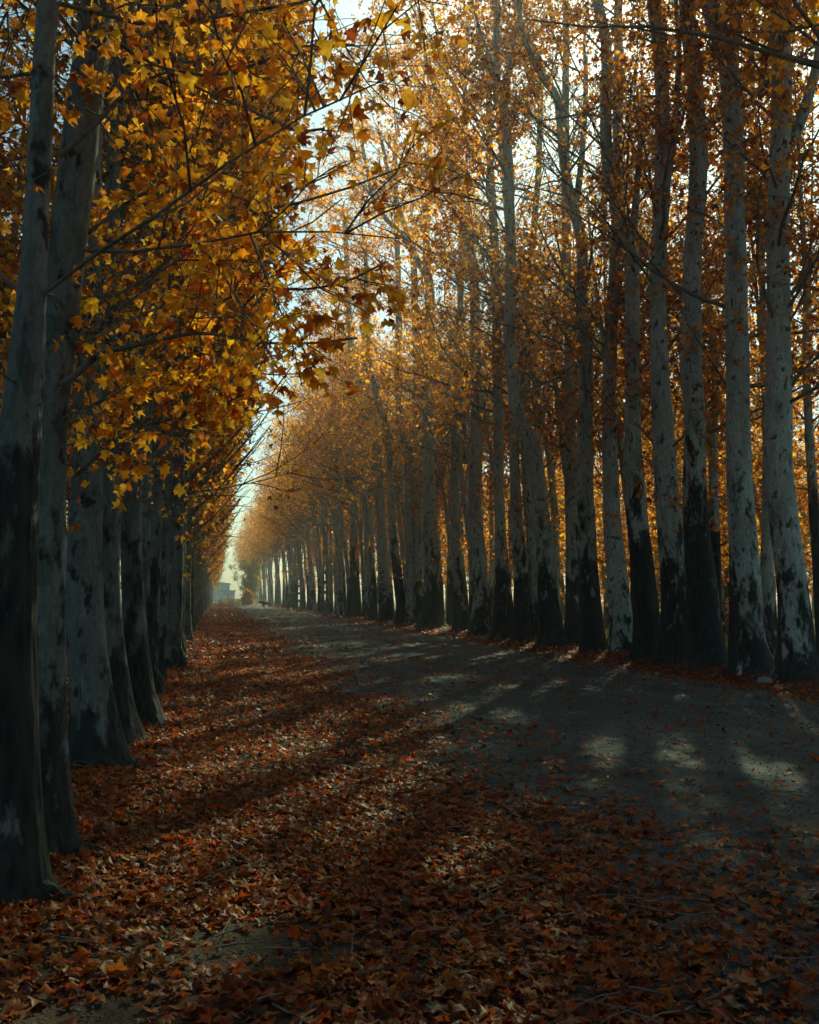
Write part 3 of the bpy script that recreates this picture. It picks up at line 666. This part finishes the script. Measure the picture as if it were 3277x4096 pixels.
for q in one:
    o = link('leaf', LEAFM[int(r.choice(len(LEAFM), p=pw))], M_LEAF, NEAR_TREE)
    yv = norm(ly[q]); xv = norm(np.cross(yv, ln[q])); zv = np.cross(xv, yv)
    mw = Matrix(((float(xv[0]), float(yv[0]), float(zv[0]), 0), (float(xv[1]), float(yv[1]), float(zv[1]), 0), (float(xv[2]), float(yv[2]), float(zv[2]), 0), (0, 0, 0, 1)))
    o.matrix_local = Matrix.Translation(lp_[q].tolist()) @ mw @ Matrix.Scale(float(ls[q]), 4)
fo = link('foliage', leaves_mesh('foliage', lp_[rest], ly[rest], ln[rest], ls[rest], pick(PAL_GOLD, len(rest), r), FULL, r), M_LEAF, NEAR_TREE)
fo['kind'] = 'stuff'

# ------------------------------------------------------------------ the rest of both rows: copies of a few grown trees
def generic(seed, H, r0, lean, pal, leaf, zc, limb_len, bias, elev, n_limb=22, lp=5, forks=2, sides=9, flare=.5, nb=7, nt_=5, bl=1.6, tl=.8, prune=None, bias2=None, top_fade=.55):
    r = np.random.default_rng(seed); n = 9; st = []; x = y = 0.0; bend = r.uniform(.3, .55)
    for k in range(n):
        z = H*k/(n-1); x += lean*H/(n-1)*(1.6 if k/n > bend else .3)+r.normal(0, .07)*(k > 0); y += r.normal(0, .09)*(k > 0)
        st.append([x if k else 0, y if k else 0, z-.12*(k == 0), max(.02, r0*(1-.9*(k/(n-1))**1.2))])
    stems = [st]
    for f in range(forks):
        k = int(r.integers(3, 6)); a = st[k]; s = [[a[0], a[1], a[2], a[3]*.6]]; dx, dy = r.uniform(-.5, .2)*(1 if bias[0] < 0 else -1), r.uniform(-.35, .35)
        for q in range(1, 6): s.append([a[0]+dx*q*.8*(1-.06*q), a[1]+dy*q*.8, a[2]+q*1.35, max(.015, a[3]*.6*(1-.17*q))])
        stems.append(s)
    return build_tree_meshes('row_tree', stems, r, zc, n_limb, limb_len, bias, elev, pal, leaf, MID, nb=nb, nt_=nt_, lp=lp, sides=sides, step=.5, flare=flare, epi=8, bl=bl, tl=tl, prune=prune, prune_wood=True, bias2=bias2, top_fade=top_fade)
def clear_right(P, r): return P[:, 0] > np.maximum(-8.3, -1.0-np.maximum(0, P[:, 2]-10.0)*1.6)+r.normal(0, .6, len(P))+.7*np.sin(P[:, 2]*1.1+P[:, 1]*1.3)
def clear_left(P, r): return P[:, 0] < .55+.22*(P[:, 2]-1.6)+r.normal(0, .3, len(P))
VR = [generic(900+i, 16.2+rnd.uniform(-1, 1), .20+.03*(i % 3), -.07-.02*(i % 2), PAL_GOLD if i != 2 else PAL_ORANGE, .18, 8.2, 5.8, (.1, 0, 0), (14, 58), bias2=(-1.1, 0, 0), top_fade=.08, forks=3, n_limb=30, nb=8, lp=3, prune=clear_right) for i in range(5)]
VL = [generic(950+i, 16.5+rnd.uniform(-1, 1.5), .16, .04, PAL_GOLD if i % 2 else PAL_ORANGE, .18, 2.6, 3.9, (.32, 0, 0), (8, 58), forks=2, n_limb=34, nb=8, prune=clear_left) for i in range(4)]
VB = [generic(980+i, 15+rnd.uniform(-1, 1.5), .15, -.02, PAL_ORANGE, .17, 2.2, 3.2, (0, 0, 0), (0, 55), forks=2, n_limb=32, lp=3) for i in range(3)]
VO = [generic(990+i, 7.0+rnd.uniform(-.5, 1), .16, .0, PAL_GOLD if i == 1 else PAL_ORANGE, .15, .9, 3.6, (0, 0, 0), (-8, 40), forks=2, n_limb=26, nb=8, lp=5) for i in range(2)]
r = np.random.default_rng(61)
ORD = ('first second third fourth fifth sixth seventh eighth ninth tenth eleventh twelfth thirteenth fourteenth fifteenth sixteenth seventeenth eighteenth nineteenth twentieth '
       'twenty-first twenty-second twenty-third twenty-fourth twenty-fifth twenty-sixth twenty-seventh twenty-eighth twenty-ninth thirtieth').split()
y = 66.0; k = 0
while y < 330:
    put_tree('avenue_tree', VR[k % 5], (10.5+r.normal(0, .25), y, .1), 'grey trunked right-row tree, %s beyond the leaning one next to the bowing trunk' % ORD[k] if k < 30 else 'hazy orange tree in the farthest stretch of the right row', 'far trees of the right row', r.uniform(-.3, .3), r.uniform(.9, 1.08), bool(r.integers(2)))
    k += 1; y += r.uniform(1.9, 3.2) if y < 150 else r.uniform(3.5, 6)
y = 27.0; k = 0
while y < 66:
    ms = VR[(k*2) % 5]; lc = (11.9+r.normal(0, .15), y, .08); ra, rs = r.uniform(-.3, .3), r.uniform(.75, .9)
    a_ = ms[3]; kp = pruner(lc, ra, rs)(a_[0], r) & (r.uniform(0, 1, len(a_[0])) < .55)
    ms = (ms[0], ms[1], leaves_mesh('crown', a_[0][kp], a_[1][kp], a_[2][kp], a_[3][kp], a_[4][kp], MID, r))
    put_tree('avenue_tree', ms, lc, 'slim pale trunked tree squeezed in just behind the right row', 'slim trees close behind the right row', ra, rs); k += 1; y += r.uniform(2.4, 4.2)
y = 12.6; k = 0
while y < 300:
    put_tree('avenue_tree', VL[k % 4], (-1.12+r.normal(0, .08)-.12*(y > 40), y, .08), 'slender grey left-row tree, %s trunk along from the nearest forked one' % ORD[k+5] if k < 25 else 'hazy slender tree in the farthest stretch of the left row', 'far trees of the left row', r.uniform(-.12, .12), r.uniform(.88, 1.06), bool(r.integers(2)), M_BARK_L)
    k += 1; y += r.uniform(1.5, 2.4) if y < 70 else r.uniform(2.6, 5)
y = 20.0; k = 0
while y < 150:
    ms = VB[k % 3]; lc = (13.4+r.normal(0, .35), y, .03); ra, rs = r.uniform(0, 6.28), r.uniform(.85, 1.1)
    if y < 52:
        a_ = ms[3]; kp = pruner(lc, ra, rs)(a_[0], r)
        ms = (ms[0], ms[1], leaves_mesh('crown', a_[0][kp], a_[1][kp], a_[2][kp], a_[3][kp], a_[4][kp], MID, r))
    put_tree('avenue_tree', ms, lc, 'thinner tree standing behind the right row at the field edge', 'second row behind the right trees', ra, rs, False)
    k += 1; y += r.uniform(1.9, 3.2) if y < 90 else 4.5
y = 9.0
while y < 120:
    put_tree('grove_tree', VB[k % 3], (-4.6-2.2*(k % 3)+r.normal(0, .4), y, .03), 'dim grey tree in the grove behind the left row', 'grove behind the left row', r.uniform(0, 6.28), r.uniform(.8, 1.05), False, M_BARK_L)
    k += 1; y += r.uniform(1.6, 2.6) if y < 50 else 4.0
for (ox, oy, s) in [(19, 26, 1.0), (17.5, 33, 1.05), (24, 31, 1.1), (21, 39, 1.0), (28, 42, 1.15), (19, 47, 1.05), (26, 53, 1.1), (34, 48, 1.2), (21, 58, 1.0), (31, 62, 1.2), (23, 70, 1.1), (37, 74, 1.2), (26, 84, 1.1), (24, 98, 1.1), (42, 60, 1.2), (34, 90, 1.2), (30, 34, 1.1), (38, 40, 1.2), (46, 48, 1.3), (50, 66, 1.3), (44, 82, 1.2), (56, 58, 1.3), (60, 76, 1.3), (52, 92, 1.3), (40, 104, 1.2), (30, 112, 1.2)]+[(18+6.5*a+3*((a*7+b*5) % 4)/2, 30+9*b+4*((a*3+b*11) % 5)/2, 1.0+.06*((a+b) % 5)) for a in range(7) for b in range(9)]:
    put_tree('orchard_tree', VO[k % 2], (ox, oy, .03), 'low wide branched orange tree out in the field', 'low trees in the field', r.uniform(0, 6.28), s, False); k += 1
# the rows go on past and behind the viewer
for yb in (-24, -20, -16, -12, -9, -6, -3, 0.5, 3.5, 6.5, 9.5, 12.5):
    put_tree('avenue_tree', VR[k % 5], (10.6+r.normal(0, .2), yb+r.normal(0, .3), .1), 'right row tree continuing the avenue on this side of the straight thick trunk', 'right row trees before the grassy gap', r.uniform(-.3, .3), 1.0, bool(r.integers(2))); k += 1
for yb in (-23, -19, -15, -11, -8, -5.5, -3, -.8):
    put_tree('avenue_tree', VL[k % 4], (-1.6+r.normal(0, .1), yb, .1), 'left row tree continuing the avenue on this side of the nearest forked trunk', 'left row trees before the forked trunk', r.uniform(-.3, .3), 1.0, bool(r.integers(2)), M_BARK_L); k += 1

# ------------------------------------------------------------------ tufted tree at the road's far bend
r = np.random.default_rng(88)
def tuft_tree(loc, H, wdt):
    stems = [[[0, 0, -.1, .35], [.1, 0, H*.2, .26], [.05, .1, H*.4, .15], [0, 0, H*.6, .06]]]
    for q in range(14):
        a = r.uniform(0, 6.28); e = r.uniform(.2, .9)
        stems.append([[0, 0, H*.12, .10], [math.cos(a)*wdt*.3*e, math.sin(a)*wdt*.3*e, H*.4, .07], [math.cos(a)*wdt*.5*e, math.sin(a)*wdt*.5*e, H*.72, .045], [math.cos(a)*wdt*.62*e-.3, math.sin(a)*wdt*.6*e, H*r.uniform(.85, 1.02), .02]])
    return build_tree_meshes('tuft', stems, r, H*.12, 60, wdt*.34, (0, 0, 0), (15, 70), PAL_OLIVE, .34, MID, nb=6, nt_=4, lp=4, sides=6, step=1.0, flare=.3, epi=0, bl=1.6, tl=.8)
ms = tuft_tree((0, 0, 0), 9.5, 8.0)
put_tree('bushy_tree', ms, (7.6, 236, 0), 'round yellow-green bushy tree with upright shoots where the road ends')
ms2 = build_tree_meshes('shrub', [[[0, 0, -.1, .12], [.1, 0, 1.2, .08], [0, .1, 2.6, .03]]], r, .3, 36, 1.5, (0, 0, 0), (0, 60), PAL_ORANGE, .24, MID, nb=5, nt_=4, lp=4, sides=6, step=.6, flare=.3, epi=0, bl=.8, tl=.5)
put_tree('shrub', ms2, (6.2, 205, 0), 'small orange shrub at the foot of the bushy yellow-green tree')
ms3 = generic(1201, 13, .2, 0, PAL_OLIVE, .3, 2.5, 4.5, (0, 0, 0), (10, 60), forks=3, lp=2)
put_tree('far_tree', ms3, (-6.5, 345, 0), 'thin bare tree against the sky beside the pale building')

# ------------------------------------------------------------------ pale building at the end of the avenue
def arch(mb, cx, y, z0, wd, h, dep):
    n = 8; pts = [(-wd/2, 0), (wd/2, 0)]+[(wd/2*math.cos(a), h-wd/2+wd/2*math.sin(a)) for a in np.linspace(0, math.pi, n)]
    V = [(cx+x, y, z0+z) for x, z in pts]+[(cx+x, y+dep, z0+z) for x, z in pts]; m = len(pts)
    mb.add(V, [tuple(range(m)), tuple(range(2*m-1, m-1, -1))]+[(i, (i+1) % m, m+(i+1) % m, m+i) for i in range(m)])
bt = thing('building', 'pale two-storey building with arched windows closing the avenue', 'building', (0.2, 372, 0))
mb = MB(); mb.box((0, 4, 2.0), (13, 8, 4.0)); mb.box((.6, 4.5, 5.2), (8, 6, 2.4)); link('wall', mb.mesh('wall'), M_WALL, bt)
mb = MB(); mb.box((0, 3.6, 4.12), (13.8, 9, .26)); link('cornice', mb.mesh('cornice'), M_TEAL, bt)
mb = MB(); mb.add([(-4.0, 1.2, 6.4), (5.2, 1.2, 6.4), (5.2, 7.8, 6.4), (-4, 7.8, 6.4), (-2.5, 4.5, 7.6), (3.7, 4.5, 7.6)], [(0, 1, 5, 4), (1, 2, 5), (2, 3, 4, 5), (3, 0, 4), (3, 2, 1, 0)]); link('roof', mb.mesh('roof'), M_TEAL, bt)
for (cx, z0, wd, h, yy) in [(-4.4, .4, 1.5, 2.8, 0), (-2.0, .4, 1.5, 2.8, 0), (0.4, .4, 1.5, 2.8, 0), (2.8, .4, 1.5, 2.8, 0), (5.2, .4, 1.5, 2.8, 0), (-1.8, 4.5, .9, 1.5, 1.5), (-.4, 4.5, .9, 1.5, 1.5), (1.2, 4.5, .9, 1.5, 1.5), (2.8, 4.5, .9, 1.5, 1.5)]:
    m1 = MB(); arch(m1, cx, yy-.12, z0-.12, wd+.34, h+.24, .10); f = link('window', m1.mesh('window'), M_WHITE, bt)
    m2 = MB(); arch(m2, cx, yy-.16, z0, wd, h, .03); link('pane', m2.mesh('pane'), M_GLASS, f)

# ------------------------------------------------------------------ utility poles and their wires
POLES = [(82, 8.75), (108, 8.75), (146, 8.75), (190, 8.75), (250, 8.75)]
ARMS = [9.9, 8.7, 7.5]
def pole_parts(t):
    mb = MB(); H = 10.5; wd = .34
    for sx in (-1, 1): mb.add([(sx*wd/2-.055, -.09, -.1), (sx*wd/2+.055, -.09, -.1), (sx*wd/2+.055, .09, -.1), (sx*wd/2-.055, .09, -.1), (sx*wd*.3-.045, -.07, H), (sx*wd*.3+.045, -.07, H), (sx*wd*.3+.045, .07, H), (sx*wd*.3-.045, .07, H)],
                              [(3, 2, 1, 0), (4, 5, 6, 7), (0, 1, 5, 4), (1, 2, 6, 5), (2, 3, 7, 6), (3, 0, 4, 7)])
    for z in np.arange(.4, H, .8): mb.box((0, 0, z), (wd*(.9-.3*z/H), .12, .26))
    link('shaft', mb.mesh('shaft'), M_CONC, t)
    for a in ARMS:
        m = MB(); m.box((0, -.13, a), (2.3, .09, .11)); m.box((0, -.13, a-.2), (.9, .05, .06)); ar = link('crossarm', m.mesh('crossarm'), M_STEEL, t)
        for sx in (-1.0, 1.0):
            P = np.array([[[sx, -.13, a+.055+q*.05] for q in range(6)]]); R = np.array([[.03, .06, .035, .06, .035, .02]])
            m = MB(); m.add_raw(*tubes(P, R, 8)); link('insulator', m.mesh('insulator', True), M_CERAM, ar)
p0 = thing('utility_pole', 'ladder-sided concrete power pole', 'pole', (POLES[0][1], POLES[0][0], .05), 0, 'power poles along the right row'); pole_parts(p0)
PL = ['nearest ladder-sided concrete power pole among the right trunks, three crossarms', 'second ladder-sided concrete power pole along the right row', 'third ladder-sided concrete power pole along the right row', 'fourth ladder-sided concrete power pole, beyond the walking dog', 'farthest ladder-sided concrete power pole by the bushy tree']
p0['label'] = PL[0]
for i, (yy, xx) in enumerate(POLES[1:], 1):
    c = p0.copy(); COL.objects.link(c); c.location = (xx, yy, .05); c['label'] = PL[i]
    for ch in p0.children:
        d = ch.copy(); COL.objects.link(d); d.parent = c
        for g in ch.children:
            e = g.copy(); COL.objects.link(e); e.parent = d
for a in ARMS:
    for sx in (-1.0, 1.0):
        pts = []
        for (y0, x0), (y1, x1) in zip(POLES[:-1], POLES[1:]):
            for q in range(14):
                f = q/14; pts.append((x0+(x1-x0)*f+sx, y0+(y1-y0)*f-.13, a+.40-4*f*(1-f)*(y1-y0)*.018))
        pts.append((POLES[-1][1]+sx, POLES[-1][0]-.13, a+.40))
        P = np.array([pts]); m = MB(); m.add_raw(*tubes(P, np.full(P.shape[:2], .016), 4))
        tag(link('power_line', m.mesh('power_line', True), M_WIRE), 'thin power line sagging between the concrete poles', 'wire', 'power lines on the poles')

# ------------------------------------------------------------------ dog walking on the road (skinned skeleton)
def dog(loc, rz):
    V = []; E = []; R = []
    def j(p, r, par=None):
        V.append(p); R.append(r); n = len(V)-1
        if par is not None: E.append((par, n))
        return n
    hip = j((-.36, 0, .60), (.12, .13)); mid = j((-.08, 0, .58), (.105, .125), hip); chest = j((.24, 0, .58), (.125, .165), mid)
    neck = j((.42, 0, .68), (.085, .10), chest); head = j((.56, 0, .72), (.075, .085), neck); muz = j((.72, 0, .66), (.04, .045), head)
    for s in (-1, 1):
        e = j((.55, s*.06, .82), (.025, .015), head)
    t1 = j((-.48, 0, .58), (.04, .04), hip); t2_ = j((-.62, 0, .46), (.028, .028), t1); j((-.74, 0, .40), (.018, .018), t2_)
    for s, ph in ((-1, .12), (1, -.10)):
        a = j((.24, s*.09, .46), (.06, .07), chest); b = j((.24+ph*.6, s*.09, .25), (.035, .04), a); c = j((.22+ph*1.3, s*.09, .06), (.026, .028), b); j((.28+ph*1.3, s*.09, .03), (.03, .022), c)
        a = j((-.36, s*.09, .47), (.075, .10), hip); b = j((-.28-ph*.7, s*.09, .32), (.05, .055), a); c = j((-.44-ph*1.0, s*.09, .21), (.03, .032), b); d = j((-.42-ph*1.2, s*.09, .05), (.024, .026), c); j((-.36-ph*1.2, s*.09, .03), (.03, .022), d)
    me = bpy.data.meshes.new('dog'); me.from_pydata(V, E, [])
    o = link('dog', me, M_FUR, None, loc); o.rotation_euler = (0, 0, rz)
    md = o.modifiers.new('skin', 'SKIN'); md.use_smooth_shade = True
    if not me.skin_vertices: me.attributes  # layer is made with the modifier below
    return o, me, R
o, me, R = dog((6.6, 136, .03), math.radians(172))
if len(me.skin_vertices) == 0:
    bm_ = __import__('bmesh').new(); bm_.from_mesh(me); bm_.verts.layers.skin.verify(); bm_.to_mesh(me); bm_.free()
for v, rr in zip(me.skin_vertices[0].data, R): v.radius = rr
me.skin_vertices[0].data[0].use_root = True
sb = o.modifiers.new('sub', 'SUBSURF'); sb.levels = 1; sb.render_levels = 1
o.scale = (1.4, 1.4, 1.4)
tag(o, 'dark dog walking across the road toward the leaf bed', 'dog')

# ------------------------------------------------------------------ stones and bits along the verge
def stone_mesh(seed, flat=.6):
    r = np.random.default_rng(seed)
    import bmesh
    bm = bmesh.new(); bmesh.ops.create_icosphere(bm, subdivisions=2, radius=1)
    for v in bm.verts:
        d = v.co.normalized(); f = 1+.18*math.sin(3*d.x+seed)+.14*math.sin(4*d.y+2*seed)+.1*math.sin(7*d.z+d.x*3)
        v.co = Vector((d.x*f, d.y*f*.8, d.z*f*flat))
    me = bpy.data.meshes.new('stone'); bm.to_mesh(me); bm.free(); return me
SM = [stone_mesh(i) for i in range(4)]
r = np.random.default_rng(19)
for i, (px, py, rad) in enumerate([(2236, 2628, .11), (1786, 2552, .13), (1905, 2562, .09), (1820, 2545, .08), (2030, 2592, .06), (1560, 2500, .16), (1450, 2492, .12), (1240, 2452, .18), (1190, 2444, .22), (1330, 2470, .1), (2700, 2750, .05), (2500, 2700, .06), (3000, 2800, .06), (1140, 2438, .2), (3060, 2745, .14)]):
    g = at_ground(px, py); o = link('stone', SM[i % 4], M_STONE); o.location = (g[0], g[1], float(surf_z(np.array(g[0]), np.array(g[1])))+rad*.25); o.scale = (rad,)*3; o.rotation_euler = (0, 0, r.uniform(0, 6))
    tag(o, 'small grey stone lying on the verge under the right row', 'stone', 'stones along the right verge')
g = at_ground(2150, 2634); m = MB(); m.box((0, 0, .05), (.62, .16, .045), .1); m.box((.05, .05, .085), (.5, .10, .03), -.12)
o = link('plank', m.mesh('plank'), M_WOOD); o.location = (g[0], g[1], float(surf_z(np.array(g[0]), np.array(g[1])))); o.rotation_euler = (0, 0, -.2); tag(o, 'short dark broken plank lying among sunlit leaves at the verge', 'plank')
g = at_lateral(1262, 9.9); m = MB(); m.add([(-.25, -.2, 0), (.25, -.2, 0), (.25, .2, 0), (-.25, .2, 0), (-.2, -.16, .95), (.2, -.16, .95), (.2, .16, .9), (-.2, .16, .9)], [(3, 2, 1, 0), (4, 5, 6, 7), (0, 1, 5, 4), (1, 2, 6, 5), (2, 3, 7, 6), (3, 0, 4, 7)])
o = link('marker_stone', m.mesh('marker_stone'), M_CONC); o.location = (g[0], g[1], .05); tag(o, 'squat pale concrete marker post at the foot of the right trunks', 'post')

# gravel: pebbles pressed into the track
r = np.random.default_rng(23); n = 14000
Y = 3.4+22*r.uniform(0, 1, n)**1.6; X = r.uniform(-.8, 9.2, n); k = r.uniform(0, 1, n) < np.where((X > road_left(Y)) | (Y < 5.3), 1, .05); X, Y = X[k], Y[k]; n = len(X)
s = r.uniform(.004, .013, n)*(1+Y*.035)
O = np.array([(1, 0, 0), (0, 1, 0), (-1, 0, 0), (0, -1, 0), (0, 0, .8), (0, 0, -.8)], float); F = np.array([(0, 1, 4), (1, 2, 4), (2, 3, 4), (3, 0, 4), (1, 0, 5), (2, 1, 5), (3, 2, 5), (0, 3, 5)])
a = r.uniform(0, 6.28, n); Rm = np.stack([np.stack([np.cos(a), -np.sin(a)], -1), np.stack([np.sin(a), np.cos(a)], -1)], -2)
VV = np.repeat(O[None], n, 0)*r.uniform(.6, 1.2, (n, 6, 1)); VV[..., :2] = np.einsum('nij,nvj->nvi', Rm, VV[..., :2])
VV = VV*s[:, None, None]+np.column_stack([X, Y, surf_z(X, Y)+.012])[:, None]
o = link('gravel', mesh_raw('gravel', VV.reshape(-1, 3), (F[None]+np.arange(n)[:, None, None]*6).reshape(-1), np.full(n*8, 3), False), M_PEBBLE); o['kind'] = 'stuff'; tag(o, 'loose grey gravel pressed into the dirt road', 'gravel')

# bare twigs dropped among the leaves
r = np.random.default_rng(41); n = 420
Y = 3.5+26*r.uniform(0, 1, n)**1.7; X = r.uniform(-1.6, 4.5, n); a = r.uniform(0, 6.28, n)
P = wander(np.column_stack([X, Y, surf_z(X, Y)+.045]), np.column_stack([np.cos(a), np.sin(a), np.zeros(n)]), r.uniform(.12, .5, n), 5, r, .16, 0)
P[..., 2] = surf_z(P[..., 0], P[..., 1])+.04+.02*np.sin(P[..., 0]*9)
mb = MB(); mb.add_raw(*tubes(P, np.linspace(.005, .002, 5)[None].repeat(n, 0), 4))
o = link('fallen_twigs', mb.mesh('fallen_twigs', True), M_TWIG); o['kind'] = 'stuff'; tag(o, 'thin broken twigs scattered through the fallen leaves', 'twigs')

# grass in the field and dry tufts at the road's end
r = np.random.default_rng(29)
def blades(name, X, Y, z, h, wd, pal, label):
    n = len(X); a = r.uniform(0, 6.28, n); l = r.normal(0, .3, (n, 2))*h[:, None]
    b = np.column_stack([np.cos(a), np.sin(a), np.zeros(n)])*wd; p = np.column_stack([X, Y, z])
    V = np.stack([p-b, p+b, p+np.column_stack([l*.45, h*.6])+b*.5, p+np.column_stack([l, h])], 1)
    L = (np.array([(0, 1, 2), (0, 2, 3)])[None]+np.arange(n)[:, None, None]*4).reshape(-1)
    o = link(name, mesh_raw(name, V.reshape(-1, 3), L, np.full(n*2, 3), False, np.repeat(np.concatenate([pick(pal, n, r), np.ones((n, 1))], 1), 4, 0)), M_GRASS)
    o['kind'] = 'stuff'; tag(o, label, 'grass'); return o
PAL_GRASS = (np.array([(.30, .30, .05), (.40, .34, .05), (.22, .24, .04), (.46, .36, .10)]), [.35, .3, .2, .15])
PAL_DRY = (np.array([(.60, .45, .25), (.5, .34, .16), (.42, .3, .12)]), [.4, .35, .25])
n = 42000; Y = 14+60*r.uniform(0, 1, n)**1.5; X = 12.7+24*r.uniform(0, 1, n)**1.3
blades('grass', X, Y, np.full(n, .03), r.uniform(.06, .2, n), .012, PAL_GRASS, 'sunlit yellow-green grass in the field beyond the right trees')
n = 2600; c = r.integers(0, 14, n); cx = r.uniform(1.0, 7.0, 14); cy = r.uniform(195, 250, 14)
blades('dry_grass', cx[c]+r.normal(0, .5, n), cy[c]+r.normal(0, .7, n), np.zeros(n)+.02, r.uniform(.5, 1.5, n), .05, PAL_DRY, 'pale dry grass tufts where the road meets the building')

# ------------------------------------------------------------------ haze in the air of the avenue
mb = MB(); mb.box((45, 195, 11.5), (640, 570, 25.0))
hm = bpy.data.materials.new('haze'); hm.use_nodes = True; t = hm.node_tree; t.nodes.clear()
ov = t.nodes.new('ShaderNodeOutputMaterial'); pv = t.nodes.new('ShaderNodeVolumePrincipled')
pv.inputs['Color'].default_value = (.90, .92, .86, 1); pv.inputs['Density'].default_value = .0013; pv.inputs['Anisotropy'].default_value = .65
t.links.new(pv.outputs[0], ov.inputs['Volume'])
hz = link('haze', mb.mesh('haze'), hm); hz['kind'] = 'stuff'; tag(hz, 'pale warm haze filling the avenue', 'haze')
